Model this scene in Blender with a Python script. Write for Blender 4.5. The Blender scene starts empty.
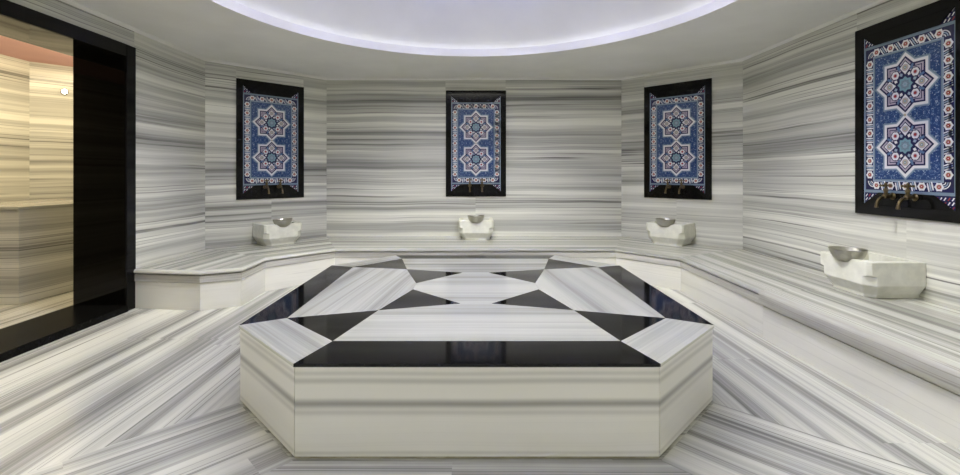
import bpy, bmesh, math, random
from mathutils import Vector, Matrix
random.seed(7)
S = bpy.context.scene
C = S.collection
PI = math.pi

# ------------------------------------------------------------------ camera
cam_d = bpy.data.cameras.new('camera'); cam = bpy.data.objects.new('camera', cam_d); C.objects.link(cam)
cam.location = (0, 0, 1.14); cam.rotation_euler = (PI/2, 0, 0)
cam_d.sensor_width = 36; cam_d.lens = 450/960*36
cam_d.shift_x = 6/960; cam_d.shift_y = -64/960
cam_d.clip_start = 0.02
S.camera = cam
# ------------------------------------------------------------------ world, lights, exposure
w = bpy.data.worlds.new('world'); S.world = w; w.use_nodes = True
w.node_tree.nodes['Background'].inputs[0].default_value = (0.02, 0.02, 0.022, 1)
S.view_settings.view_transform = 'Standard'; S.view_settings.look = 'None'
S.view_settings.gamma = 1; S.view_settings.exposure = 0.08
S.view_settings.use_curve_mapping = False
try: S.cycles.use_denoising = True; S.cycles.max_bounces = 8; S.cycles.diffuse_bounces = 6
except Exception: pass

HX, HY, HR = 0.0, 2.81, 1.90           # round opening in the ceiling
ZC = 2.365                             # ceiling height
XW, YB, XD, YD = 2.88, 5.80, 1.90, 4.82  # side walls, back wall, ends of the diagonal walls
YF = -1.3

def area(name, loc, rot, size, energy, color, shape='DISK', sy=None, spread=None):
    d = bpy.data.lights.new(name, 'AREA'); d.shape = shape; d.size = size
    if sy: d.size_y = sy
    d.energy = energy; d.color = color
    if spread: d.spread = spread
    o = bpy.data.objects.new(name, d); C.objects.link(o); o.location = loc; o.rotation_euler = rot
    return o
for k in range(12):      # added white fill aimed out and down at walls; lavender lights colour the dome
    a_ = 2*PI*(k+0.5)/12
    area('wall_fill_light', (HX+1.16*math.cos(a_), HY+1.16*math.sin(a_), ZC+0.47), (0, math.radians(-30), a_), 0.2, 4.5, (1.0, 0.985, 0.90), spread=0.9)
    area('dome_colour_light', (HX+1.14*math.cos(a_), HY+1.14*math.sin(a_), ZC+0.53), (0, math.radians(-128), a_), 0.06, 6.4, (0.40, 0.43, 1.0), 'RECTANGLE', 0.58, spread=2.6)
for sx in (-1.45, 1.45):
    area('front_fill_light', (sx, -0.45, ZC-0.012), (0, 0, 0), 0.5, 19, (1.0, 0.98, 0.91))  # unseen fill added near the camera to brighten the platform's front
area('steam_room_light', (-4.0, 3.9, ZC-0.03), (0, math.radians(22), 0), 0.3, 42, (1.0, 0.84, 0.54), 'RECTANGLE', 2.2)
COVE_STRENGTH = 1.7
CROWN_STRENGTH = 4.2; CROWN_COLOR = (1.0, 0.965, 0.87)   # added fill disc under the dome's crown, out of view
COVE_COLOR = (1.0, 1.0, 0.93)

# ------------------------------------------------------------------ helpers
def tag(o, label=None, cat=None, group=None, kind=None):
    if label: o['label'] = label
    if cat: o['category'] = cat
    if group: o['group'] = group
    if kind: o['kind'] = kind
    return o
def empty(name, loc=(0, 0, 0), rz=0, label=None, cat=None, group=None, kind=None):
    o = bpy.data.objects.new(name, None); C.objects.link(o); o.location = loc; o.rotation_euler = (0, 0, rz)
    o.empty_display_size = 0.1
    return tag(o, label, cat, group, kind)
class MB:
    """faces with uv in metres"""
    def __init__(s): s.v = []; s.f = []; s.uv = []; s.m = []
    def face(s, pts, uvs=None, m=0):
        n = len(s.v); s.v += [tuple(p) for p in pts]; s.f.append(list(range(n, n+len(pts))))
        s.uv.append([tuple(q) for q in uvs] if uvs else [(p[0], p[2]) for p in pts]); s.m.append(m)
    def prism(s, poly, z0, z1, d=(1, 0), off=0.0, topuv=None, m=0, bottom=True):
        """vertical prism over a counter-clockwise plan polygon; stripes of the top run along d"""
        L = math.hypot(*d); d = (d[0]/L, d[1]/L); e = (-d[1], d[0])
        f = lambda p: (p[0]*d[0]+p[1]*d[1]+off*3.1, p[0]*e[0]+p[1]*e[1]+off)
        s.face([(x, y, z1) for x, y in poly], [f(p) for p in poly], m)
        if bottom: s.face([(x, y, z0) for x, y in reversed(poly)], [f(p) for p in reversed(poly)], m)
        u = off*1.7; n = len(poly)
        for i in range(n):
            a, b = poly[i], poly[(i+1) % n]; l = math.hypot(b[0]-a[0], b[1]-a[1])
            s.face([(a[0], a[1], z0), (b[0], b[1], z0), (b[0], b[1], z1), (a[0], a[1], z1)],
                   [(u, z0+off), (u+l, z0+off), (u+l, z1+off), (u, z1+off)], m); u += l
    def box(s, x0, x1, y0, y1, z0, z1, m=0, off=0.0, d=(1, 0)):
        s.prism([(x0, y0), (x1, y0), (x1, y1), (x0, y1)], z0, z1, d, off, m=m)
    def sweep(s, path, prof, closed=False, off=0.0, m=0, cap=True):
        """profile (inward offset, z) swept along a plan path; inward = left of the path"""
        n = len(path); P = [Vector(p) for p in path]; dirs = []
        for i in range(n - (0 if closed else 1)): dirs.append((P[(i+1) % n]-P[i]).normalized())
        nor = lambda d: Vector((-d.y, d.x)); rings = []; us = []; u = 0
        for i in range(n):
            if closed: a, b = dirs[i-1], dirs[i]
            else: a = dirs[max(i-1, 0)]; b = dirs[min(i, n-2)]
            m_ = (nor(a)+nor(b)); m_ = m_.normalized(); k = 1/max(0.3, m_.dot(nor(a)))
            rings.append([(P[i].x+m_.x*k*o, P[i].y+m_.y*k*o, z) for o, z in prof]); us.append(u)
            u += (P[(i+1) % n]-P[i]).length
        us.append(u)
        vs = [0]
        for j in range(1, len(prof)): vs.append(vs[-1]+math.hypot(prof[j][0]-prof[j-1][0], prof[j][1]-prof[j-1][1]))
        for i in range(n if closed else n-1):
            A, B = rings[i], rings[(i+1) % n]
            for j in range(len(prof)-1):
                s.face([A[j], A[j+1], B[j+1], B[j]], [(us[i]+off, off-vs[j]), (us[i]+off, off-vs[j+1]), (us[i+1]+off, off-vs[j+1]), (us[i+1]+off, off-vs[j])], m)
        if cap and not closed:
            s.face(list(reversed(rings[0])), None, m); s.face(rings[-1], None, m)
    def lathe(s, prof, n=32, c=(0, 0, 0), m=0):
        for i in range(n):
            a, b = 2*PI*i/n, 2*PI*(i+1)/n
            for j in range(len(prof)-1):
                (r0, z0), (r1, z1) = prof[j], prof[j+1]
                P = [(c[0]+r0*math.cos(a), c[1]+r0*math.sin(a), c[2]+z0), (c[0]+r0*math.cos(b), c[1]+r0*math.sin(b), c[2]+z0),
                     (c[0]+r1*math.cos(b), c[1]+r1*math.sin(b), c[2]+z1), (c[0]+r1*math.cos(a), c[1]+r1*math.sin(a), c[2]+z1)]
                if r0 < 1e-6: P = [P[0], P[2], P[3]]
                elif r1 < 1e-6: P = [P[0], P[1], P[2]]
                s.face(P, [(p[0], p[1]) for p in P], m)
    def tube(s, pts, radii, n=12, m=0):
        P = [Vector(p) for p in pts]; rings = []
        if not isinstance(radii, (list, tuple)): radii = [radii]*len(P)
        up = Vector((0.13, 0.31, 0.94))
        for i, p in enumerate(P):
            t = (P[min(i+1, len(P)-1)]-P[max(i-1, 0)]).normalized()
            a = t.cross(up)
            if a.length < 0.1: a = t.cross(Vector((1, 0, 0)))
            a.normalize(); b = t.cross(a); b.normalize()
            rings.append([p+(a*math.cos(2*PI*k/n)+b*math.sin(2*PI*k/n))*radii[i] for k in range(n)])
        for i in range(len(P)-1):
            for k in range(n):
                k2 = (k+1) % n
                s.face([rings[i][k], rings[i][k2], rings[i+1][k2], rings[i+1][k]], None, m)
        s.face(list(reversed(rings[0])), None, m); s.face(rings[-1], None, m)
    def mesh(s, name, mats, merge=True, smooth=False):
        me = bpy.data.meshes.new(name); me.from_pydata(s.v, [], s.f)
        uvl = me.uv_layers.new(name='UVMap')
        for p, uv in zip(me.polygons, s.uv):
            for li, q in zip(p.loop_indices, uv): uvl.data[li].uv = q
        for p, k in zip(me.polygons, s.m): p.material_index = k
        for m in (mats if isinstance(mats, (list, tuple)) else [mats]): me.materials.append(m)
        bm = bmesh.new(); bm.from_mesh(me)
        if merge: bmesh.ops.remove_doubles(bm, verts=bm.verts, dist=1e-5)
        if merge: bmesh.ops.recalc_face_normals(bm, faces=bm.faces)
        if smooth:
            for f in bm.faces: f.smooth = True
            for e in bm.edges:
                if len(e.link_faces) == 2 and e.calc_face_angle(0) > 0.6: e.smooth = False
        bm.to_mesh(me); bm.free()
        return me
    def build(s, name, mats, parent=None, bevel=0, seg=2, smooth=False, merge=True, kind=None):
        o = bpy.data.objects.new(name, s.mesh(name, mats, merge, smooth)); C.objects.link(o)
        if parent: o.parent = parent
        if bevel:
            b = o.modifiers.new('bevel', 'BEVEL'); b.width = bevel; b.segments = seg; b.limit_method = 'ANGLE'; b.angle_limit = 0.5
        if kind: o['kind'] = kind
        return o

# ------------------------------------------------------------------ materials
def mat(name, color, rough=0.5, metal=0.0, spec=0.5, emit=None, strength=0, coat=0):
    m = bpy.data.materials.new(name); m.use_nodes = True; b = m.node_tree.nodes['Principled BSDF']
    b.inputs['Base Color'].default_value = (*color, 1); b.inputs['Roughness'].default_value = rough
    b.inputs['Metallic'].default_value = metal; b.inputs['Specular IOR Level'].default_value = spec
    b.inputs['Coat Weight'].default_value = coat
    if emit: b.inputs['Emission Color'].default_value = (*emit, 1); b.inputs['Emission Strength'].default_value = strength
    return m
def speckled(name, c0, c1, scale, rough, lo=0.4, hi=0.65, **k):
    m = mat(name, c0, rough, **k); t = m.node_tree; N = t.nodes; b = N['Principled BSDF']
    tc = N.new('ShaderNodeTexCoord'); no = N.new('ShaderNodeTexNoise'); no.inputs['Scale'].default_value = scale; no.inputs['Detail'].default_value = 4
    r = N.new('ShaderNodeValToRGB'); r.color_ramp.elements[0].position = lo; r.color_ramp.elements[1].position = hi
    r.color_ramp.elements[0].color = (*c0, 1); r.color_ramp.elements[1].color = (*c1, 1)
    t.links.new(tc.outputs['Object'], no.inputs['Vector']); t.links.new(no.outputs['Fac'], r.inputs['Fac']); t.links.new(r.outputs['Color'], b.inputs['Base Color'])
    return m
def stripe(name, stops, freq=9.0, ufreq=0.45, line=0.5, linefreq=26, warp=0.035, rough=0.2, seed=0.0, fine=0.5, bands=None, lines_col=(0.13, 0.128, 0.115), coarse=0.0):
    """striped marble: bands run along u, vary along v"""
    m = bpy.data.materials.new(name); m.use_nodes = True; t = m.node_tree; N = t.nodes; L = t.links
    b = N['Principled BSDF']; b.inputs['Roughness'].default_value = rough
    def math_(op, a, c=None):
        n = N.new('ShaderNodeMath'); n.operation = op
        for i, x in enumerate((a, c)):
            if x is None: continue
            if isinstance(x, (int, float)): n.inputs[i].default_value = x
            else: L.new(x, n.inputs[i])
        return n.outputs[0]
    def noise(u, v, su, sv, detail=3, rgh=0.55, z=0.0):
        c = N.new('ShaderNodeCombineXYZ'); L.new(math_('MULTIPLY', u, su), c.inputs[0]); L.new(math_('MULTIPLY', v, sv), c.inputs[1]); c.inputs[2].default_value = z+seed
        n = N.new('ShaderNodeTexNoise'); n.inputs['Scale'].default_value = 1; n.inputs['Detail'].default_value = detail; n.inputs['Roughness'].default_value = rgh
        L.new(c.outputs[0], n.inputs['Vector']); return n.outputs['Fac']
    uv = N.new('ShaderNodeUVMap'); uv.uv_map = 'UVMap'; sx = N.new('ShaderNodeSeparateXYZ'); L.new(uv.outputs['UV'], sx.inputs[0])
    u, v0 = sx.outputs[0], sx.outputs[1]
    wv = math_('SUBTRACT', noise(u, v0, 0.8, 1.1, 2, 0.5, 5.0), 0.5)
    v = math_('ADD', v0, math_('MULTIPLY', wv, warp*2))
    n1 = noise(u, v, ufreq, freq, 5, 0.62, 1.0)
    n2 = noise(u, v, ufreq*0.8, freq*0.28, 2, 0.5, 9.0)
    val = math_('ADD', math_('MULTIPLY', n1, 1.0-coarse), math_('MULTIPLY', n2, coarse))
    nf = noise(u, v, ufreq*1.5, 110, 3, 0.6, 3.0)
    val = math_('ADD', val, math_('MULTIPLY', math_('SUBTRACT', nf, 0.5), fine*0.35))
    r = N.new('ShaderNodeValToRGB'); cr = r.color_ramp
    while len(cr.elements) < len(stops): cr.elements.new(0.5)
    for e, (p, c) in zip(cr.elements, stops): e.position = p; e.color = (*c, 1)
    L.new(val, r.inputs['Fac']); col = r.outputs['Color']
    # thin dark lines where a stretched noise crosses its mean
    n3 = noise(u, v, ufreq*0.6, linefreq, 1.5, 0.5, 13.0)
    d = math_('ABSOLUTE', math_('SUBTRACT', n3, 0.47))
    ln = N.new('ShaderNodeMapRange'); ln.inputs['From Min'].default_value = 0.0; ln.inputs['From Max'].default_value = 0.028; ln.inputs['To Min'].default_value = 1; ln.inputs['To Max'].default_value = 0
    L.new(d, ln.inputs['Value'])
    msk = N.new('ShaderNodeMapRange'); msk.inputs['From Min'].default_value = 0.40; msk.inputs['From Max'].default_value = 0.56
    L.new(noise(u, v, 0.5, 3.0, 2, 0.5, 17.0), msk.inputs['Value'])
    f = math_('MULTIPLY', math_('MULTIPLY', ln.outputs[0], msk.outputs[0]), line)
    mx = N.new('ShaderNodeMix'); mx.data_type = 'RGBA'; L.new(f, mx.inputs[0]); L.new(col, mx.inputs[6]); mx.inputs[7].default_value = (*lines_col, 1)
    col = mx.outputs[2]
    if bands:   # named soft bands of this block of stone: (v centre, half width, strength)
        for vc, hw, st in bands:
            dd = math_('ABSOLUTE', math_('SUBTRACT', math_('ADD', v0, math_('MULTIPLY', wv, 0.02)), vc))
            mr = N.new('ShaderNodeMapRange'); mr.interpolation_type = 'SMOOTHSTEP'
            mr.inputs['From Min'].default_value = 0; mr.inputs['From Max'].default_value = hw; mr.inputs['To Min'].default_value = st; mr.inputs['To Max'].default_value = 0
            L.new(dd, mr.inputs['Value'])
            mx = N.new('ShaderNodeMix'); mx.data_type = 'RGBA'; L.new(mr.outputs[0], mx.inputs[0]); L.new(col, mx.inputs[6]); mx.inputs[7].default_value = (0.22, 0.215, 0.195, 1)
            col = mx.outputs[2]
    L.new(col, b.inputs['Base Color'])
    return m
W1 = (0.80, 0.80, 0.725); W2 = (0.615, 0.615, 0.555); G1 = (0.35, 0.35, 0.32); G2 = (0.165, 0.165, 0.152); G3 = (0.47, 0.47, 0.425); G4 = (0.575, 0.575, 0.52); W2b = (0.69, 0.69, 0.625)
M_wall = stripe('striped_wall_marble', [(0.33, G2), (0.41, G1), (0.50, G4), (0.59, W1)], freq=9, ufreq=0.10, line=0.95, linefreq=19, warp=0.025, rough=0.22, coarse=0.3, fine=0.22)
M_floor = stripe('striped_floor_marble', [(0.35, G2), (0.43, G1), (0.51, G4), (0.60, W2b)], freq=10, ufreq=0.10, line=0.85, linefreq=20, fine=0.35, rough=0.2, seed=4.2, warp=0.012, coarse=0.3)
M_bench = stripe('striped_bench_marble', [(0.36, G2), (0.44, G1), (0.53, G3), (0.61, W2)], freq=13, ufreq=0.10, line=0.8, linefreq=26, fine=0.35, rough=0.2, seed=8.1, warp=0.012, coarse=0.15)
P1 = (0.76, 0.75, 0.69); P2 = (0.68, 0.67, 0.61)
M_riser = stripe('plain_cream_marble', [(0.35, P2), (0.62, P1)], freq=4, line=0.15, rough=0.25, seed=2.7, fine=0.2)
M_fascia = stripe('grey_fascia_marble', [(0.35, (0.33, 0.32, 0.29)), (0.6, (0.52, 0.51, 0.46))], freq=14, line=0.5, rough=0.22, seed=6.6)
M_white = stripe('white_top_marble', [(0.36, (0.30, 0.305, 0.265)), (0.44, (0.48, 0.487, 0.42)), (0.54, (0.65, 0.66, 0.575))], freq=7, ufreq=0.12, warp=0.015, line=0.3, rough=0.13, seed=11.0, coarse=0.3, lines_col=(0.3, 0.29, 0.27))
M_side = stripe('slab_side_marble', [(0.30, (0.70, 0.695, 0.64)), (0.65, (0.84, 0.83, 0.77))], freq=4, ufreq=0.10, coarse=0.5, line=0.05, rough=0.2, seed=3.3, fine=0.06,
                bands=[(0.225, 0.028, 0.75), (0.19, 0.02, 0.3), (0.315, 0.02, 0.4), (0.345, 0.015, 0.3), (0.03, 0.012, 0.25)])
M_basin = speckled('white_carved_marble', (0.64, 0.64, 0.57), (0.74, 0.74, 0.66), 14, 0.35)
M_black = speckled('black_granite', (0.003, 0.003, 0.0035), (0.006, 0.006, 0.0065), 90, 0.08, spec=0.18)
M_inlay = speckled('polished_black_granite', (0.004, 0.004, 0.0045), (0.009, 0.009, 0.0095), 90, 0.07, spec=0.28)
M_jamb = speckled('mirror_black_granite', (0.002, 0.0017, 0.0014), (0.003, 0.0026, 0.0022), 90, 0.04, spec=0.2)
M_plaster = speckled('ceiling_plaster', (0.755, 0.75, 0.71), (0.79, 0.785, 0.745), 3, 0.8)
M_dome = speckled('dome_plaster', (0.78, 0.78, 0.79), (0.82, 0.82, 0.83), 2, 0.85)
M_sill = speckled('honed_black_granite', (0.003, 0.003, 0.003), (0.006, 0.006, 0.006), 60, 0.22, spec=0.07)
M_pink = speckled('pink_lit_plaster', (0.72, 0.42, 0.40), (0.76, 0.45, 0.42), 3, 0.8)  # pink of red light painted into the inner ceiling's plaster
M_cove = mat('cove_led', (0.9, 0.9, 0.9), 0.5, emit=COVE_COLOR, strength=COVE_STRENGTH)
M_tin = mat('hammered_tin', (0.44, 0.43, 0.38), 0.34, metal=1.0)
M_brass = mat('aged_brass', (0.13, 0.10, 0.055), 0.35, metal=1.0)
M_grout = speckled('ochre_grout', (0.34, 0.32, 0.22), (0.45, 0.43, 0.32), 20, 0.6)
M_glint = mat('glint_glow', (1, 1, 1), 0.3, emit=(1, 0.85, 0.6), strength=30)  # glow for the imitated lamp reflection in the warm room
M_chrome = mat('glint_rim_metal', (0.7, 0.66, 0.6), 0.25, metal=1.0)
# bumps on the hammered tin
t = M_tin.node_tree; vo = t.nodes.new('ShaderNodeTexVoronoi'); vo.inputs['Scale'].default_value = 70; bp = t.nodes.new('ShaderNodeBump'); bp.inputs['Strength'].default_value = 0.5; bp.inputs['Distance'].default_value = 0.004
tc = t.nodes.new('ShaderNodeTexCoord'); t.links.new(tc.outputs['Object'], vo.inputs['Vector']); t.links.new(vo.outputs['Distance'], bp.inputs['Height']); t.links.new(bp.outputs[0], t.nodes['Principled BSDF'].inputs['Normal'])

# ------------------------------------------------------------------ walls
def wall(name, a, b, panels, thick=0.1, m=M_wall):
    """wall from plan point a to b (room on the left); panels = (s0, s1, z0, z1, offset)"""
    a = Vector(a); b = Vector(b); d = (b-a).normalized(); n = Vector((d.y, -d.x)); mb = MB()
    for s0, s1, z0, z1, off in panels:
        p, q = a+d*s0, a+d*s1; p2, q2 = p+n*thick, q+n*thick
        uv = [(s0+off*2.3, z0+off), (s1+off*2.3, z0+off), (s1+off*2.3, z1+off), (s0+off*2.3, z1+off)]
        mb.face([(p.x, p.y, z0), (q.x, q.y, z0), (q.x, q.y, z1), (p.x, p.y, z1)], uv)
        mb.face([(q2.x, q2.y, z0), (p2.x, p2.y, z0), (p2.x, p2.y, z1), (q2.x, q2.y, z1)], uv)
        for A, B in (((p, p2), (z0, z1)), ((q2, q), (z0, z1))):
            mb.face([(A[1].x, A[1].y, B[0]), (A[0].x, A[0].y, B[0]), (A[0].x, A[0].y, B[1]), (A[1].x, A[1].y, B[1])], uv)
        for z in (z0, z1):
            mb.face([(p.x, p.y, z), (q.x, q.y, z), (q2.x, q2.y, z), (p2.x, p2.y, z)], uv)
    return mb.build(name, m, kind='structure', merge=False)
FZ0, FZ1, FW = 0.845, 2.207, 0.775       # tiled panels: bottom, top, width
hw = FW/2
# back wall: s runs from x=-1.9 (s=0) to x=1.9
def with_frame(L, c, o):
    return [(0, c-hw, 0, ZC, o), (c-hw, c+hw, FZ1, ZC, o+0.37), (c-hw, c, 0, FZ1, o), (c, c+hw, 0, FZ1, o+0.018), (c+hw, L, 0, ZC, o+0.018)]
wall('wall_back', (XD, YB), (-XD, YB), with_frame(2*XD, XD-0.02, 0.4))
Ld = math.hypot(XW-XD, YB-YD)
wall('wall_back_left', (-XD, YB), (-XW, YD), with_frame(Ld, Ld/2, 1.3))
wall('wall_back_right', (XW, YD), (XD, YB), with_frame(Ld, Ld/2, 2.2))
TPC = 2.997                               # centre of the tiled panel on the right wall
wall('wall_right', (XW, -0.3), (XW, YD), with_frame(YD+0.3, TPC+0.3, 3.1))
# left wall, thick, with the doorway
DY0, DY1, DZ = 2.30, 3.815, 2.205
lw = 0.43
wall('wall_left', (-XW, YD), (-XW, -0.3), [(0, YD-DY1, 0, ZC, 4.4), (YD-DY1, YD-DY0, DZ, ZC, 4.75), (YD-DY0, YD+0.3, 0, ZC, 5.1)], thick=lw)
wall('wall_front_left', (-XW, -0.3), (-XD, YF), [(0, math.hypot(XW-XD, -0.3-YF), 0, ZC, 6.0)])
wall('wall_front', (-XD, YF), (XD, YF), [(0, 2*XD, 0, ZC, 6.6)])
wall('wall_front_right', (XD, YF), (XW, -0.3), [(0, math.hypot(XW-XD, -0.3-YF), 0, ZC, 7.2)])

# ------------------------------------------------------------------ ceiling with its round opening, ring, dome
mb = MB(); N = 96
def edge(a):
    c, s = math.cos(a), math.sin(a); k = 1e9
    if abs(c) > 1e-6: k = min(k, ((XW+0.02 if c > 0 else -XW-0.02)-HX)/c)
    if abs(s) > 1e-6: k = min(k, ((YB+0.08 if s > 0 else YF-0.08)-HY)/s)
    return (HX+c*k, HY+s*k)
angs = sorted([2*PI*i/N for i in range(N)] + [math.atan2(y-HY, x-HX) % (2*PI) for x in (-XW-0.02, XW+0.02) for y in (YF-0.08, YB+0.08)])
for i in range(len(angs)):
    a, b = angs[i], angs[(i+1) % len(angs)]
    pa, pb = edge(a), edge(b); ia = (HX+HR*math.cos(a), HY+HR*math.sin(a)); ib = (HX+HR*math.cos(b), HY+HR*math.sin(b))
    for z in (ZC, ZC+0.04):
        mb.face([(*ia, z), (*ib, z), (*pb, z), (*pa, z)])
    mb.face([(*pa, ZC), (*pb, ZC), (*pb, ZC+0.04), (*pa, ZC+0.04)])
mb.build('ceiling', M_plaster, kind='structure')
mb = MB()
prof = [(HR, 0.0), (HR, 0.075), (HR+0.015, 0.08), (HR+0.03, 0.075), (HR+0.03, 0.042), (HR+0.20, 0.042), (HR+0.20, 0.0)]
mb.lathe(prof, 96, (HX, HY, ZC))
mb.build('trim_1', M_dome, kind='structure')
mb = MB(); DR = HR+0.20; DH = 0.72; RR = (DR*DR+DH*DH)/(2*DH)
prof = []
a0 = math.asin(DR/RR)
for i in range(25):
    a = a0*(1-i/24); prof.append((RR*math.sin(a), RR*math.cos(a)-(RR-DH)+0.045))
prof[-1] = (0.0, prof[-1][1])
mb.lathe(prof, 96, (HX, HY, ZC))
mb.build('ceiling_dome', M_dome, kind='structure', smooth=True)
mb = MB(); r0 = HR+0.10
mb.lathe([(r0-0.012, 0.046), (r0+0.012, 0.046), (r0+0.012, 0.058), (r0-0.012, 0.058), (r0-0.012, 0.046)], 96, (HX, HY, ZC))
o = mb.build('cove_light_strip', M_cove); tag(o, 'thin strip light running round the rim of the ceiling dome', 'light')
M_crown = mat('fill_diffuser', (0.9, 0.9, 0.9), 0.5, emit=CROWN_COLOR, strength=CROWN_STRENGTH)
dfill = empty('dome_fill_light', (HX, HY, ZC+0.445), 0, 'added round fill light hanging unseen inside the ceiling dome', 'light')  # unseen disc added to brighten the platform top
mb = MB(); mb.lathe([(0, 0.004), (1.0, 0.004), (1.0, 0), (1.07, 0), (1.09, 0.02), (1.09, 0.05), (0, 0.05)], 64); mb.build('fill_housing', M_dome, dfill)
mb = MB(); mb.lathe([(0, -0.004), (0.985, -0.004), (0.995, 0.003), (0, 0.003)], 64); mb.build('fill_diffuser', M_crown, dfill)
# small plaster bead along the top of the walls
room = [(XW, -0.3), (XW, YD), (XD, YB), (-XD, YB), (-XW, YD), (-XW, -0.3), (-XD, YF), (XD, YF)]
mb = MB(); mb.sweep(room, [(0.0, ZC-0.022), (0.012, ZC-0.022), (0.03, ZC-0.006), (0.03, ZC)], closed=True)
mb.build('trim_2', M_plaster, kind='structure')

# ------------------------------------------------------------------ floor: stone strips round the platform
PX, PY, PH = 0.012, 2.970, 0.385       # platform centre, height
PR, PC = 1.184, 0.730                  # half width, half length of the straight sides
def clip(poly, n, c):
    out = []
    for i in range(len(poly)):
        a, b = poly[i], poly[(i+1) % len(poly)]; da = a[0]*n[0]+a[1]*n[1]-c; db = b[0]*n[0]+b[1]*n[1]-c
        if da <= 0: out.append(a)
        if (da < 0 < db) or (db < 0 < da):
            t_ = da/(da-db); out.append((a[0]+(b[0]-a[0])*t_, a[1]+(b[1]-a[1])*t_))
    return out
mb = MB()
X0, X1, Y0, Y1 = -XW-0.01, XW+0.01, YF-0.05, YB+0.05
def floor_region(halfs, d, cuts):
    """halfs: half planes; d: stripe direction; cuts: list of across-strip edges, each strip with own seams"""
    base = [(X0, Y0), (X1, Y0), (X1, Y1), (X0, Y1)]
    for n, c in halfs: base = clip(base, n, c)
    L = math.hypot(*d); d = (d[0]/L, d[1]/L); e = (-d[1], d[0])
    for i in range(len(cuts)-1):
        s = clip(clip(base, e, cuts[i+1]), (-e[0], -e[1]), -cuts[i])
        if len(s) < 3: continue
        us = sorted(p[0]*d[0]+p[1]*d[1] for p in s); u = us[0]-random.uniform(0.1, 1.0)
        while u < us[-1]:
            L_ = random.uniform(1.3, 2.1)
            q = clip(clip(s, d, u+L_), (-d[0], -d[1]), -u)
            if len(q) >= 3:
                off = random.choice([0, 0, 0.018, -0.02, 0.035]); ou = random.uniform(0, 0.3)
                mb.face([(p[0], p[1], 0) for p in q], [(p[0]*d[0]+p[1]*d[1]+ou, p[0]*e[0]+p[1]*e[1]+off+20+i*0.0) for p in q])
            u += L_
q2 = math.sqrt(0.5)
xl, xr, yf, yb = PX-PR, PX+PR, PY-PR, PY+PR
A = (q2, -q2); B = (-q2, -q2)   # diagonals
cf = (PX-PC)*q2-yf*q2; cs = xl*q2-(PY-PC)*q2     # x-y along the two front left wedge edges
df = -(PX+PC)*q2-yf*q2; ds = -xr*q2-(PY-PC)*q2
rows = [-9+k*0.42 for k in range(50)]
# front: between the two diagonals starting at the front corners
floor_region([((-q2, q2), -cf), ((q2, q2), -df), ((0, 1), yf)], (1, 0), rows)
# front corner wedges
floor_region([((q2, -q2), cf), ((-q2, q2), -cs), ((q2, q2), (PX-PC)*q2+yf*q2)], (1, 1), rows)
floor_region([((-q2, -q2), df), ((q2, q2), -ds), ((-q2, q2), -(PX+PC)*q2+yf*q2)], (-1, 1), rows)
# sides
floor_region([((q2, -q2), cs), ((1, 0), xl)], (0, 1), [-4, 1.15, 1.72, 2.4, 4])
floor_region([((-q2, -q2), ds), ((-1, 0), -xr)], (0, 1), [-4, -2.4, -1.72, -1.15, 0])
# beneath the platform and behind it
floor_region([((-1, 0), -xl), ((1, 0), xr), ((0, -1), -yf), ((-q2, -q2), -((PX-PC)*q2+yf*q2)), ((q2, -q2), (PX+PC)*q2-yf*q2)], (1, 0), rows)
floor_mesh = mb.build('floor', M_floor, kind='structure', merge=False)

# ------------------------------------------------------------------ doorway to the warm room on the left
door = empty('door_1', (0, 0, 0), kind='structure')
mb = MB(); fw = 0.10
xo = -XW
# casing flat on the wall
mb.box(xo, xo+0.015, DY1-fw, DY1, 0.0, DZ)
mb.box(xo, xo+0.015, DY0, DY0+fw, 0.0, DZ)
mb.box(xo, xo+0.015, DY0+fw, DY1-fw, DZ-fw, DZ)
mb.build('door_casing', M_black, door, bevel=0.004)
mb = MB()
mb.box(xo-lw, xo, DY1-fw, DY1, 0.0, DZ)
mb.box(xo-lw, xo, DY0, DY0+fw, 0.0, DZ)
mb.box(xo-lw, xo, DY0+fw, DY1-fw, DZ-fw, DZ)
mb.build('door_lining', M_jamb, door, bevel=0.003)
mb = MB(); mb.box(xo-lw, xo+0.03, DY0+fw, DY1-fw, 0.0, 0.055); mb.build('threshold', M_sill, door, bevel=0.006)

# the warm room beyond
IX = -4.86; IY = 4.92
wall('wall_inner_left', (IX, IY), (IX, 0.9), [(0, IY-0.9, 0, ZC, 8.3)])
wall('wall_inner_back_left', (IX+0.98, IY+0.98), (IX, IY), [(0, 0.98*math.sqrt(2), 0, ZC, 8.31)])
wall('wall_inner_back', (-3.31, IY+0.98), (IX+0.98, IY+0.98), [(0, 0.57, 0, ZC, 8.9)])
wall('wall_inner_right', (-3.31, YD), (-3.31, IY+0.98), [(0, IY+0.98-YD, 0, ZC, 9.3)])
wall('wall_inner_front', (IX, 0.9), (-3.31, 0.9), [(0, -3.31-IX, 0, ZC, 9.6)])
mb = MB(); mb.face([(IX-0.05, 0.85, ZC), (-3.3, 0.85, ZC), (-3.3, 5.95, ZC), (IX-0.05, 5.95, ZC)]); mb.build('ceiling_inner', M_pink, kind='structure')
mb = MB()
mb.face([(IX-0.05, 0.85, 0), (-2.885, 0.85, 0), (-2.885, 3.7, 0), (IX-0.05, 3.7, 0)], [(0.85, 30), (0.85, 32), (3.7, 32), (3.7, 30)])
mb.face([(IX-0.05, 3.7, 0), (-3.2, 3.7, 0), (-3.2, 5.95, 0), (IX-0.05, 5.95, 0)], [(3.7, 30), (3.7, 31.7), (5.9, 31.7), (5.9, 30)])
mb.build('floor_inner', M_floor, kind='structure', merge=False)
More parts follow.
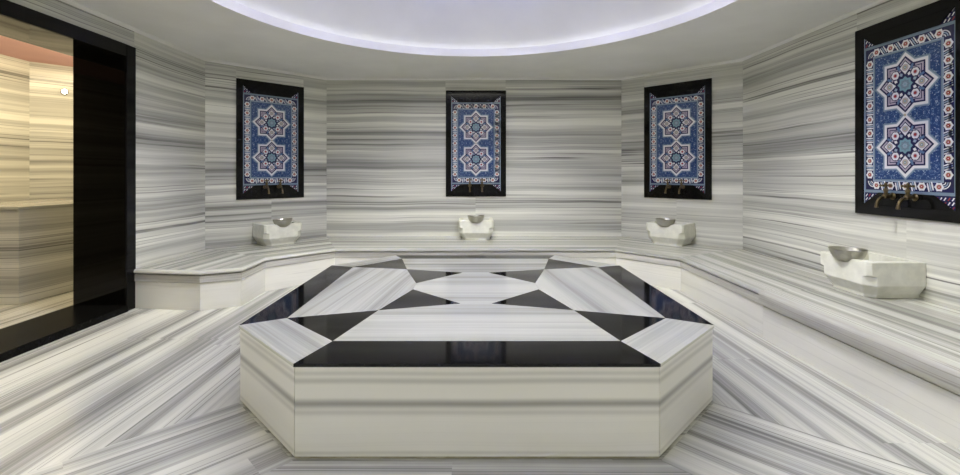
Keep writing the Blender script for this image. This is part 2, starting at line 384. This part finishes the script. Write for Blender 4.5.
# bench inside the warm room
ib = empty('stone_bench', (-4.4, 4.4, 0), 0, 'high striped marble bench in the warm room beyond the black doorway', 'bench')
ip = [(-4.855, 3.9), (-3.95, 3.9), (-3.88, 4.5), (-3.4, 5.0), (-3.4, 5.885), (-3.885, 5.885), (-4.855, 4.915)]
loc = [(x+4.4, y-4.4) for x, y in ip]
def inset_front(p, k): return p
mb = MB(); mb.prism([(x*0.985, y if y > -0.49 else y+0.012) for x, y in loc], 0.0, 0.82, (1, 0), 0.7, m=0); mb.build('bench_body', M_wall, ib, bevel=0.004)
mb = MB(); mb.prism(loc, 0.82, 0.852, (0, 1), 0.3); mb.build('bench_top', M_bench, ib, bevel=0.006)
# glowing disc that stands in for a lamp's reflection
lp = empty('reflection_glint', (-4.55, 5.23-0.0, 2.06), 0, 'small glowing disc imitating a lamp reflection high on the striped wall of the warm room', 'reflection glint')
lp.location = (IX+0.20, IY+0.20, 2.07); lp.rotation_euler = (0, PI/2, -PI/4)
mb = MB(); mb.lathe([(0, 0), (0.035, 0), (0.035, 0.02), (0.026, 0.028), (0.026, 0.022), (0, 0.022)], 24); mb.build('glint_rim', M_chrome, lp)
mb = MB(); mb.lathe([(0, 0.0225), (0.025, 0.0225), (0.018, 0.032), (0, 0.034)], 24); mb.build('lens', M_glint, lp)  # bright face of the imitated reflection

# ------------------------------------------------------------------ perimeter bench
BZ = 0.332
path = [(1.985, -0.28), (1.985, 3.12), (1.99, 4.36), (1.53, 4.86), (-1.50, 4.86), (-1.995, 4.33), (-1.985, 3.86), (-2.27, 3.72), (-XW+0.003, 3.79)]
wallp = [(XW-0.003, -0.28), (XW-0.003, 3.12), (XW-0.003, YD), (XD, YB-0.003), (-XD, YB-0.003), (-XW+0.003, YD), (-XW+0.003, 3.86)]
bench = empty('marble_bench', (0, 5.3, 0), 0, 'low striped marble bench built round the walls below the tiled panels', 'bench')
def off_path(p, o):
    mbx = MB(); n = len(p); P = [Vector(q) for q in p]; out = []
    for i in range(n):
        a = (P[max(i, 1)]-P[max(i, 1)-1]).normalized() if i > 0 else (P[1]-P[0]).normalized()
        b = (P[i+1]-P[i]).normalized() if i < n-1 else a
        na, nb = Vector((-a.y, a.x)), Vector((-b.y, b.x)); m_ = (na+nb).normalized(); k = 1/m_.dot(na)
        out.append((P[i].x+m_.x*k*o, P[i].y+m_.y*k*o))
    return out
# the room side of the path is on its left; bench lies on its right -> negative offsets go into the bench
inn = off_path(path, -0.035)
Lc = lambda pts: [(x, y-5.3) for x, y in pts]
def top(poly, d, off):
    mb = MB(); mb.prism(Lc(poly), BZ-0.035, BZ, d, off); return mb.build('bench_top', M_bench, bench)
top([inn[0], wallp[0], wallp[1], inn[1]], (0, 1), 0.0)
top([inn[1], wallp[1], wallp[2], inn[2]], (0, 1), 0.012)
top([inn[2], wallp[2], wallp[3], inn[3]], (-1, 1), 0.5)
top([inn[3], wallp[3], wallp[4], inn[4]], (1, 0), 0.9)
top([inn[4], wallp[4], wallp[5], inn[5]], (1, 1), 1.4)
top([inn[8], inn[7], inn[6], inn[5], wallp[5], (-XW+0.003, 3.83)], (0.12, 1), 1.9)
def rnd(o0, z0, r, n=6):   # quarter round from the top (inner) to the front face
    return [(o0-r+r*math.sin(PI/2*i/n), z0-r+r*math.cos(PI/2*i/n)) for i in range(n+1)]
pl = Lc(path)
prof = [(-0.035, BZ)]+rnd(0, BZ, 0.018)+[(0, BZ-0.028), (-0.006, BZ-0.034), (-0.035, BZ-0.034)]
mb = MB(); mb.sweep(pl[1:], prof, off=0.3); mb.build('bench_nosing', M_bench, bench, smooth=True)
mb = MB(); mb.sweep(pl[1:], [(-0.014, BZ-0.041), (-0.010, BZ-0.044), (-0.010, BZ-0.100), (-0.014, BZ-0.104), (-0.04, BZ-0.104)], off=1.1); mb.build('bench_fascia', M_fascia, bench)
prof = [(-0.035, BZ)]+rnd(0.012, BZ, 0.03)+[(0.012, BZ-0.085), (0.006, BZ-0.096), (-0.006, BZ-0.10), (-0.035, BZ-0.10)]
mb = MB(); mb.sweep(pl[:2], prof, off=2.4); mb.build('bench_nosing', M_fascia, bench, smooth=True)
for k in range(len(pl)-1):
    a, b = off_path(path, -0.018)[k], off_path(path, -0.018)[k+1]
    a2, b2 = off_path(path, -0.07)[k], off_path(path, -0.07)[k+1]
    mb = MB(); mb.prism(Lc([b, a, a2, b2]), 0.0, BZ-(0.112 if k == 0 else 0.104), off=0.6*k+0.2); mb.build('riser_panel', M_riser, bench, bevel=0.0015)
skp = off_path(path, -0.026)

# ------------------------------------------------------------------ central heated platform
plat = empty('heated_platform', (PX, PY, 0), 0, 'octagonal marble platform inlaid with black stars in the middle of the room', 'platform')
R_, c_ = PR, PC
octo = [(-c_, -R_), (c_, -R_), (R_, -c_), (R_, c_), (c_, R_), (-c_, R_), (-R_, c_), (-R_, -c_)]
def octk(k): return [(x-math.copysign(k*(1 if abs(x) > 1 else 0.414), x), y-math.copysign(k*(1 if abs(y) > 1 else 0.414), y)) for x, y in octo]
o2 = octk(0.006); o3 = octk(0.05)
for i in range(8):
    j = (i+1) % 8; a, b = o2[i], o2[j]; a2, b2 = o3[i], o3[j]
    d = Vector((b[0]-a[0], b[1]-a[1])).normalized()*0.0015
    mb = MB(); mb.v = []
    q = [(a[0]+d.x, a[1]+d.y), (b[0]-d.x, b[1]-d.y), (b2[0]-d.x, b2[1]-d.y), (a2[0]+d.x, a2[1]+d.y)]
    mb.prism(q, 0.012, PH-0.015, (1, 0), 0.0)
    mb.uv = [[(u+i*1.37, v) for u, v in f] for f in mb.uv]
    mb.build('side_panel', M_side, plat, bevel=0.0015)
mb = MB(); mb.prism(octk(0.02), 0.0, PH-0.017); mb.build('core', M_grout, plat)
mb = MB(); mb.prism(octk(-0.012), 0.0, 0.012); mb.build('base_strip', M_grout, plat, bevel=0.004)
T0, T1 = PH-0.014, PH
cy = 0.055
def piece(name, poly, m, d=(1, 0), off=0.0):
    # shrink a hair so the joints read
    cx = sum(p[0] for p in poly)/len(poly); cyy = sum(p[1] for p in poly)/len(poly)
    ar = sum(poly[i][0]*poly[(i+1) % len(poly)][1]-poly[(i+1) % len(poly)][0]*poly[i][1] for i in range(len(poly)))
    if ar < 0: poly = list(reversed(poly))
    mb = MB(); mb.prism(poly, T0, T1, d, off); o = mb.build(name, m, plat, bevel=0.0012, seg=1)
    return o
def mir(p): return [(-x, y) for x, y in p]
fi, bi = -0.940, 1.022       # inner edges of the black bands
si = 0.99
A1 = (-0.65, fi); A2 = (-si, -0.618); A3 = (-0.541, -0.484); A4 = (-0.410, -0.033); A5 = (-0.090, -0.355)
B1 = (-0.65, bi); B2 = (-si, 0.664); B3 = (-0.541, 0.579); B4 = (-0.410, 0.133); B5 = (-0.100, 0.459)
mx_ = lambda p: (-p[0], p[1])
piece('black_inlay', [(-c_, -R_), (c_, -R_), mx_(A1), A1], M_inlay)['label'] = 'wide black border strip at the front edge'
piece('black_inlay', [(-c_, R_), B1, mx_(B1), (c_, R_)], M_inlay)['label'] = 'thin black border strip at the far edge'
for s in (1, -1):
    f = (lambda P: P) if s == 1 else mir
    piece('black_inlay', f([(-R_, -c_), A2, B2, (-R_, c_)]), M_inlay)
    piece('black_inlay', f([A2, A1, A3]), M_inlay)
    piece('black_inlay', f([B2, B1, B3]), M_inlay)
    piece('black_inlay', f([A3, A5, A4]), M_inlay)
    piece('black_inlay', f([B3, B4, B5]), M_inlay)
    piece('white_inlay', f([(-c_, -R_), A1, A2, (-R_, -c_)]), M_white, (-1, 1) if s == 1 else (1, 1), 0.3)
    piece('white_inlay', f([(-c_, R_), B1, B2, (-R_, c_)]), M_white, (1, 1) if s == 1 else (-1, 1), 1.3)
    piece('white_inlay', f([A2, A3, A4, B4, B3, B2]), M_white, (0.12*s, 1), 2.1+s*0.6)
piece('white_inlay', [A1, mx_(A1), mx_(A3), mx_(A5), A5, A3], M_white, (1, 0), 3.1)
piece('white_inlay', [A4, A5, mx_(A5), mx_(A4), mx_(B4), mx_(B5), B5, B4], M_white, (1, 0), 3.5)
piece('white_inlay', [B3, B5, mx_(B5), mx_(B3), mx_(B1), B1], M_white, (1, 0), 4.2)

# ------------------------------------------------------------------ tiled panels
def glaze(name, c): return mat(name, c, 0.18, coat=0.3)
GL = [glaze('glaze_navy', (0.013, 0.014, 0.07)), glaze('glaze_blue', (0.020, 0.052, 0.165)), glaze('glaze_pale_blue', (0.30, 0.38, 0.50)),
      glaze('glaze_white', (0.74, 0.74, 0.78)), glaze('glaze_red', (0.30, 0.03, 0.035)), glaze('glaze_teal', (0.18, 0.33, 0.40)),
      glaze('glaze_grey_blue', (0.17, 0.235, 0.31)), glaze('glaze_lilac', (0.42, 0.37, 0.47)), glaze('glaze_sand', (0.44, 0.40, 0.32)), glaze('glaze_mid_blue', (0.09, 0.16, 0.31))]
NAVY, BLUE, PALE, WHITE, RED, TEAL, GREYB, LILAC, SAND, MID = range(10)
TW, TZ0, TZ1 = 0.3175, 0.07, 1.292          # half width, bottom and top of the tiled field (local z, from the panel's foot)
TK = 0.003
tile = MB()
def P(pts, lvl, m):
    y = -(TK+lvl*0.00035); pts = [(x, y, z) for x, z in pts]
    ar = sum(pts[i][0]*pts[(i+1) % len(pts)][2]-pts[(i+1) % len(pts)][0]*pts[i][2] for i in range(len(pts)))
    if ar < 0: pts = pts[::-1]
    tile.face(pts, None, m)
def R(x0, x1, z0, z1, lvl, m): P([(x0, z0), (x1, z0), (x1, z1), (x0, z1)], lvl, m)
def disc(x, z, r, lvl, m, n=12, ph=0, amp=0, pet=6):
    P([(x+(r+amp*math.cos(pet*(2*PI*i/n+ph)))*math.cos(2*PI*i/n+ph), z+(r+amp*math.cos(pet*(2*PI*i/n+ph)))*math.sin(2*PI*i/n+ph)) for i in range(n)], lvl, m)
def star8(x, z, Rr, lvl, m):
    ri = Rr*0.7654
    P([(x+(Rr if i % 2 == 0 else ri)*math.sin(PI*i/8), z+(Rr if i % 2 == 0 else ri)*math.cos(PI*i/8)) for i in range(16)], lvl, m)
# body: full slab of tile
for f in ([(-TW, TZ0), (TW, TZ0), (TW, TZ1), (-TW, TZ1)],):
    R(-TW, TW, TZ0, TZ1, 0, NAVY)
E0, E1 = TZ0+0.088, TZ1-0.080             # outer edges of the bordered rectangle
R(-TW, TW, E0, E1, 1, GREYB)
R(-TW, -TW+0.006, TZ0, TZ1, 2, PALE); R(TW-0.006, TW, TZ0, TZ1, 2, PALE)
bo = 0.014; bw = 0.066
R(-TW+bo, TW-bo, E0+0.020, E1-0.020, 2, NAVY)
ix, iz0, iz1 = TW-bo-bw, E0+0.020+bw, E1-0.020-bw
R(-ix-0.006, ix+0.006, iz0-0.006, iz1+0.006, 3, PALE)
R(-ix, ix, iz0, iz1, 4, GREYB)
R(-ix+0.010, ix-0.010, iz0+0.010, iz1-0.010, 5, BLUE)
# border flowers and scrolls
def flower(x, z, r=0.027, core=RED):
    disc(x, z, r+0.003, 3.5, NAVY, 18); disc(x, z, r, 4, WHITE, 18, 0, 0.0035); disc(x, z, r*0.62, 5, SAND if core == RED else PALE, 12); disc(x, z, r*0.45, 6, core, 18, 0, r*0.12, 6); disc(x, z, r*0.14, 7, WHITE, 6)
def scroll(x, z, ang, L=0.027, flip=1):
    c, s = math.cos(ang), math.sin(ang)
    T = lambda a, b: (x+a*c-b*s, z+a*s+b*c)
    for k in (-1, 0, 1):
        o = k*0.014
        P([T(o-0.008*flip, -L), T(o-0.001*flip, -L), T(o+0.005, -0.004*flip), T(o+0.008*flip, L), T(o+0.001*flip, L), T(o-0.005, 0.004*flip)], 4, WHITE if k else PALE)
xb = TW-bo-bw/2; zb0 = E0+0.020+bw/2; zb1 = E1-0.020-bw/2
nh, nv = 5, 9
for i in range(nh):
    x = -xb+(2*xb)*(i+0.5)/nh
    for z in (zb0, zb1):
        flower(x, z, core=RED)
        if i < nh-1: scroll(x+xb/nh, z, PI*0.12, flip=1 if z == zb0 else -1)
for i in range(nv):
    z = zb0+(zb1-zb0)*(i+0.75)/(nv+0.5)
    for x in (-xb, xb):
        flower(x, z); 
        if i < nv-1: scroll(x, z+(zb1-zb0)*0.5/(nv+0.5), PI/2+0.12, flip=1 if x < 0 else -1)
for x in (-xb, xb):
    for z in (zb0, zb1):
        sx, sz = math.copysign(1, x), (1 if z == zb1 else -1)
        for k in range(3):
            r = 0.012+k*0.013
            P([(x-sx*0.03+sx*r*math.cos(a), z-sz*0.03+sz*r*math.sin(a)) for a in [j*PI/16 for j in range(9)]] +
              [(x-sx*0.03+sx*(r+0.006)*math.cos(a), z-sz*0.03+sz*(r+0.006)*math.sin(a)) for a in [j*PI/16 for j in range(8, -1, -1)]], 4, WHITE if k != 1 else PALE)
# strips above and below the bordered rectangle (seen as the corner triangles)
for z0, z1, base in ((TZ0, E0, 1), (E1, TZ1, 1)):
    for sx in (-1, 1):
        R(min(sx*0.19, sx*(TW-0.008)), max(sx*0.19, sx*(TW-0.008)), z0+0.002, z1-0.004, base, NAVY)
        for k in range(5):
            x = sx*(TW-0.020-k*0.024)
            for j in range(3):
                zz = z0+0.014+j*0.027
                P([(x-0.009, zz-0.009), (x-0.002, zz-0.010), (x+0.010, zz+0.008), (x+0.003, zz+0.010)], 2, WHITE if (k+j) % 3 else RED)
# leaves over the blue field
rl = random.Random(3)
for k in range(700):
    x = rl.uniform(0.0, ix-0.016); z = rl.uniform((iz0+iz1)/2, iz1-0.016); a = rl.uniform(0, PI); r = rl.uniform(0.005, 0.009)
    for sx in (1, -1):
        for sz in (1, -1):
            zz = (iz0+iz1)/2+sz*(z-(iz0+iz1)/2)
            c, s = math.cos(a)*sx, math.sin(a)*sz
            P([(sx*x+c*r, zz+s*r), (sx*x-s*r*0.35, zz+c*r*0.35), (sx*x-c*r, zz-s*r), (sx*x+s*r*0.35, zz-c*r*0.35)], 6, PALE if k % 4 == 0 else MID)
# the two stars
zm = (iz0+iz1)/2; SR = 0.213
for sz in (-1, 1):
    z = zm+sz*0.205; x = 0.0
    star8(x, z, SR+0.017, 7, GREYB); star8(x, z, SR+0.006, 7.5, PALE); star8(x, z, SR, 8, WHITE); star8(x, z, SR-0.024, 9, NAVY); star8(x, z, 0.135, 9.5, LILAC); star8(x, z, 0.120, 9.7, NAVY)
    for i in range(8):
        a = i*PI/4; c, s = math.cos(a), math.sin(a)
        T = lambda p, q: (x+p*c-q*s, z+p*s+q*c)
        card = i % 2 == 0
        # pointed light leaves reaching into the star tips
        P([T(0.174, 0), T(0.134, 0.038), T(0.120, 0.026), T(0.152, 0)], 10, LILAC); P([T(0.174, 0), T(0.134, -0.038), T(0.120, -0.026), T(0.152, 0)], 10, LILAC)
        P([T(0.160, 0), T(0.112, 0.045), T(0.056, 0.0), T(0.112, -0.045)], 10.5, NAVY)
        P([T(0.152, 0), T(0.112, 0.037), T(0.066, 0.0), T(0.112, -0.037)], 11, WHITE if card else LILAC)
        if card:
            disc(*T(0.112, 0), 0.024, 12, LILAC, 14); disc(*T(0.112, 0), 0.018, 13, SAND, 14); disc(*T(0.112, 0), 0.010, 14, GREYB, 10); disc(*T(0.112, 0), 0.004, 15, WHITE, 6)
        else:
            disc(*T(0.098, 0), 0.033, 12, NAVY, 16); disc(*T(0.098, 0), 0.027, 13, WHITE, 16, 0, 0.002); disc(*T(0.098, 0), 0.015, 14, LILAC, 12); disc(*T(0.098, 0), 0.010, 15, RED, 10)
        a2 = a+PI/8; c, s = math.cos(a2), math.sin(a2)
        T2 = lambda p, q: (x+p*c-q*s, z+p*s+q*c)
        P([T2(0.138, 0.006), T2(0.138, -0.006), T2(0.112, -0.010), T2(0.098, 0), T2(0.112, 0.010)], 13, MID)
        P([T2(0.086, 0), T2(0.070, 0.012), T2(0.058, 0), T2(0.070, -0.012)], 12, WHITE if i % 2 else PALE)
    star8(x, z, 0.060, 12, NAVY); star8(x, z, 0.054, 13, TEAL)
    star8(x, z, 0.036, 14, GREYB); disc(x, z, 0.016, 15, PALE, 16, 0, 0.004, 8); disc(x, z, 0.007, 16, TEAL, 8)
R(-0.008, 0.008, zm-0.008, zm+0.008, 16, SAND)
# solid back of the tile sheet
tile.face([(-TW, -TK, TZ0), (-TW, 0, TZ0), (TW, 0, TZ0), (TW, -TK, TZ0)]); tile.face([(-TW, -TK, TZ1), (-TW, 0, TZ1), (TW, 0, TZ1), (TW, -TK, TZ1)])
for x in (-TW, TW): tile.face([(x, -TK, TZ0), (x, 0, TZ0), (x, 0, TZ1), (x, -TK, TZ1)])
tile_me = tile.mesh('mosaic_tiles', GL, merge=False)

# black granite surround: four bars with an opening; wedge plates above and below
FH = FZ1-FZ0
mb = MB(); T_ = 0.014
def ring(mb, x, z0, z1, X, Z0, Z1, y0, y1):
    o_ = [(-X, Z0), (X, Z0), (X, Z1), (-X, Z1)]; i_ = [(-x, z0), (x, z0), (x, z1), (-x, z1)]
    for k in range(4):
        j = (k+1) % 4
        mb.face([(*[o_[k][0]], y1, o_[k][1]), (o_[j][0], y1, o_[j][1]), (i_[j][0], y1, i_[j][1]), (i_[k][0], y1, i_[k][1])])
        mb.face([(o_[k][0], y0, o_[k][1]), (o_[j][0], y0, o_[j][1]), (i_[j][0], y0, i_[j][1]), (i_[k][0], y0, i_[k][1])])
        mb.face([(o_[k][0], y0, o_[k][1]), (o_[j][0], y0, o_[j][1]), (o_[j][0], y1, o_[j][1]), (o_[k][0], y1, o_[k][1])])
        mb.face([(i_[k][0], y0, i_[k][1]), (i_[j][0], y0, i_[j][1]), (i_[j][0], y1, i_[j][1]), (i_[k][0], y1, i_[k][1])])
ring(mb, TW, TZ0, TZ1, hw, 0, FH, -0.001, -T_)
surround_me = mb.mesh('granite_surround', M_black)
def plate(name, pts, y1):
    mb = MB(); y0 = -TK-0.006
    mb.face([(x, y1, z) for x, z in pts]); mb.face([(x, y0, z) for x, z in reversed(pts)])
    for i in range(len(pts)):
        a, b = pts[i], pts[(i+1) % len(pts)]; mb.face([(a[0], y0, a[1]), (b[0], y0, b[1]), (b[0], y1, b[1]), (a[0], y1, a[1])])
    return mb.mesh(name, M_black)
top_me = plate('top_plate', [(-TW, TZ1), (-TW+0.095, TZ1-0.082), (TW-0.095, TZ1-0.082), (TW, TZ1)], -T_)
bot_me = plate('tap_plate', [(-TW, TZ0), (TW, TZ0), (TW-0.125, TZ0+0.090), (-TW+0.125, TZ0+0.090)], -T_)
def link(name, me, parent, bevel=0):
    o = bpy.data.objects.new(name, me); C.objects.link(o); o.parent = parent
    if bevel: b = o.modifiers.new('bevel', 'BEVEL'); b.width = bevel; b.segments = 2; b.limit_method = 'ANGLE'
    return o
dl = ((-XW-XD)/2, (YB+YD)/2)
spots = [('back', (-0.0+0.02, YB, 0), 0), ('left', (dl[0], dl[1], 0), PI/4), ('right', (-dl[0], dl[1], 0), -PI/4), ('near', (XW, TPC, 0), -PI/2)]
spots[0] = ('back', (0.025, YB, 0), 0)
pl_label = {'back': 'blue star mosaic panel in black granite, facing the camera on the back wall',
            'left': 'blue star mosaic panel in black granite, nearest the black doorway',
            'right': 'blue star mosaic panel in black granite on the slanting wall right of the back wall',
            'near': 'largest and nearest blue star mosaic panel in black granite, cut by the right edge'}
for key, (x, y, z), rz in spots:
    t_ = empty('mosaic_panel', (x-0.0015*math.sin(-rz), y-0.0015*math.cos(rz), FZ0), rz, pl_label[key], 'wall panel', 'tiled mosaic panels on the walls')
    link('mosaic_tiles', tile_me, t_); link('granite_surround', surround_me, t_, 0.002); link('top_plate', top_me, t_, 0.0015); link('tap_plate', bot_me, t_, 0.0015)

# ------------------------------------------------------------------ taps
def tap_parts():
    out = []
    mb = MB(); T2 = 0.0
    # escutcheon and body coming out of the plate
    ring_ = [(0.0, 0.0), (0.024, 0.0), (0.024, 0.004), (0.016, 0.010), (0.011, 0.012), (0.0, 0.012)]
    tmp = MB(); tmp.lathe(ring_, 20)
    for f, uv in zip(tmp.f, tmp.uv):
        mb.face([(tmp.v[i][0], -tmp.v[i][2], tmp.v[i][1]) for i in f], uv)
    out.append(('escutcheon', mb.mesh('escutcheon', M_brass, smooth=True)))
    mb = MB(); mb.tube([(0, -0.010, 0), (0, -0.030, 0), (0, -0.034, 0), (0, -0.060, 0), (0, -0.066, 0), (0, -0.072, 0)], [0.010, 0.010, 0.016, 0.017, 0.013, 0.002])
    mb.tube([(0, -0.048, 0.006), (0, -0.048, 0.030), (0, -0.048, 0.034), (0, -0.048, 0.050), (0, -0.048, 0.056)], [0.013, 0.011, 0.015, 0.012, 0.007])
    out.append(('tap_body', mb.mesh('tap_body', M_brass, smooth=True, merge=False)))
    mb = MB(); pts = [(0, -0.060, -0.004)]
    for k in range(9):
        a = k/8; pts.append((0, -0.066-0.045*math.sin(a*PI/2), -0.006-0.052*(1-math.cos(a*PI/2))-0.010*a))
    pts.append((0, -0.112, -0.078))
    mb.tube(pts, [0.010]*5+[0.0095]*3+[0.010, 0.012, 0.013])
    out.append(('spout', mb.mesh('spout', M_brass, smooth=True, merge=False)))
    mb = MB(); zc = 0.070
    mb.tube([(0, -0.048, 0.054), (0, -0.048, 0.076), (0, -0.048, 0.088), (0, -0.048, 0.094)], [0.006, 0.010, 0.008, 0.003])
    for a in (0.4, 0.4+PI/2, 0.4+PI, 0.4+PI*1.5):
        c, s = math.cos(a), math.sin(a)
        mb.tube([(0, -0.048, zc), (c*0.020, -0.048+s*0.020, zc+0.002), (c*0.030, -0.048+s*0.030, zc+0.003), (c*0.036, -0.048+s*0.036, zc+0.003)], [0.006, 0.005, 0.009, 0.005], 8)
    out.append(('cross_handle', mb.mesh('cross_handle', M_brass, smooth=True, merge=False)))
    return out
TP = tap_parts()
where = {'back': 'on the centre back wall mosaic', 'left': 'on the mosaic nearest the black doorway', 'right': 'on the mosaic right of centre', 'near': 'on the big mosaic at the right edge'}
for key, (x, y, z), rz in spots:
    for side, dx in (('left', -0.078), ('right', 0.078)):
        c, s = math.cos(rz), math.sin(rz); lx, ly = dx, -T_-0.0045
        t_ = empty('brass_tap', (x+lx*c-ly*s, y+lx*s+ly*c, 0.985), rz, f'aged brass tap, the {side} one {where[key]}', 'tap', 'brass taps below the mosaics')
        for n, me in TP: link(n, me, t_)

# ------------------------------------------------------------------ basins and bowls
BH = 0.24
def hexa(hw_, d, c): return [(-hw_, -0.002), (-hw_, -(d-c)), (-(hw_-c), -d), ((hw_-c), -d), (hw_, -(d-c)), (hw_, -0.002)]
def loft(rings, name, m):
    bm = bmesh.new(); V = []
    for poly, z in rings: V.append([bm.verts.new((x, y, z)) for x, y in poly])
    n = len(V[0])
    bm.faces.new(list(reversed(V[0]))); bm.faces.new(V[-1])
    for a, b in zip(V, V[1:]):
        for i in range(n): bm.faces.new([a[i], a[(i+1) % n], b[(i+1) % n], b[i]])
    bmesh.ops.recalc_face_normals(bm, faces=bm.faces)
    me = bpy.data.meshes.new(name); bm.to_mesh(me); bm.free(); me.materials.append(m); o = bpy.data.objects.new(name, me); C.objects.link(o); return o
W0 = 0.212
body = loft([(hexa(0.168, 0.325, 0.045), 0.0), (hexa(0.168, 0.325, 0.045), 0.022), (hexa(W0, 0.365, 0.052), 0.088), (hexa(W0, 0.365, 0.052), 0.146),
             (hexa(W0, 0.365, 0.022), 0.152), (hexa(W0, 0.365, 0.018), BH)], 'basin_body', M_basin)
def hexi(hw_, y0, d, c): return [(-hw_, -y0), (-hw_, -(d-c)), (-(hw_-c), -d), ((hw_-c), -d), (hw_, -(d-c)), (hw_, -y0)]
cut = loft([(hexi(0.10, 0.08, 0.27, 0.04), 0.07), (hexi(0.155, 0.045, 0.32, 0.05), 0.13), (hexi(0.168, 0.035, 0.332, 0.045), 0.30)], 'cut', M_basin)
cv = MB(); cv.lathe([(0, -0.0455), (0.038, -0.0445), (0.065, -0.033), (0.0895, -0.010), (0.1025, 0.018), (0.113, 0.045), (0.113, 0.07), (0, 0.07)], 32, (0, -0.325, BH+0.009)); cut2 = cv.build('cut2', M_basin)
b = body.modifiers.new('b', 'BEVEL'); b.width = 0.005; b.segments = 2; b.limit_method = 'ANGLE'; b.angle_limit = 0.2
for k in (cut, cut2):
    m_ = body.modifiers.new('x', 'BOOLEAN'); m_.object = k; m_.operation = 'DIFFERENCE'; m_.solver = 'EXACT'
bpy.context.view_layer.update()
dg = bpy.context.evaluated_depsgraph_get(); basin_me = bpy.data.meshes.new_from_object(body.evaluated_get(dg)); basin_me.name = 'marble_basin'
basin_me.materials.clear(); basin_me.materials.append(M_basin)
for k in (body, cut, cut2): bpy.data.objects.remove(k)
mb = MB()
pr = [(0.0, 0.0), (0.035, 0.001), (0.062, 0.012), (0.086, 0.034), (0.099, 0.062), (0.104, 0.082), (0.109, 0.086), (0.109, 0.089), (0.103, 0.089)]
pr += [(0.096, 0.064), (0.083, 0.038), (0.060, 0.016), (0.034, 0.006), (0.0, 0.005)]
mb.lathe(pr, 40); bowl_me = mb.mesh('metal_bowl', M_tin, smooth=True)
for p in bowl_me.polygons: p.use_smooth = True
bl = {'back': 'carved white marble basin on the back bench, seen straight on', 'left': 'carved white marble basin on the bench nearest the doorway',
      'right': 'carved white marble basin in the slanting corner right of the back wall', 'near': 'largest carved white marble basin, on the right-hand bench'}
wl = {'back': 'shiny hammered metal bowl on the basin at the back wall', 'left': 'shiny hammered metal bowl on the basin nearest the doorway',
      'right': 'shiny hammered metal bowl on the basin right of the back wall', 'near': 'largest hammered metal bowl, on the basin at the right-hand bench'}
for key, (x, y, z), rz in spots:
    yy = y + (0.078 if key == 'near' else 0)
    o = bpy.data.objects.new('marble_basin', basin_me); C.objects.link(o); o.location = (x, yy, BZ+0.0005); o.rotation_euler = (0, 0, rz)
    tag(o, bl[key], 'basin', 'marble basins on the bench')
    c, s = math.cos(rz), math.sin(rz); lx, ly = 0.0, -0.325
    o = bpy.data.objects.new('metal_bowl', bowl_me); C.objects.link(o); o.location = (x+lx*c-ly*s, yy+lx*s+ly*c, BZ+BH-0.034); o.rotation_euler = (0, 0, rz)
    tag(o, wl[key], 'bowl', 'metal bowls on the basins')
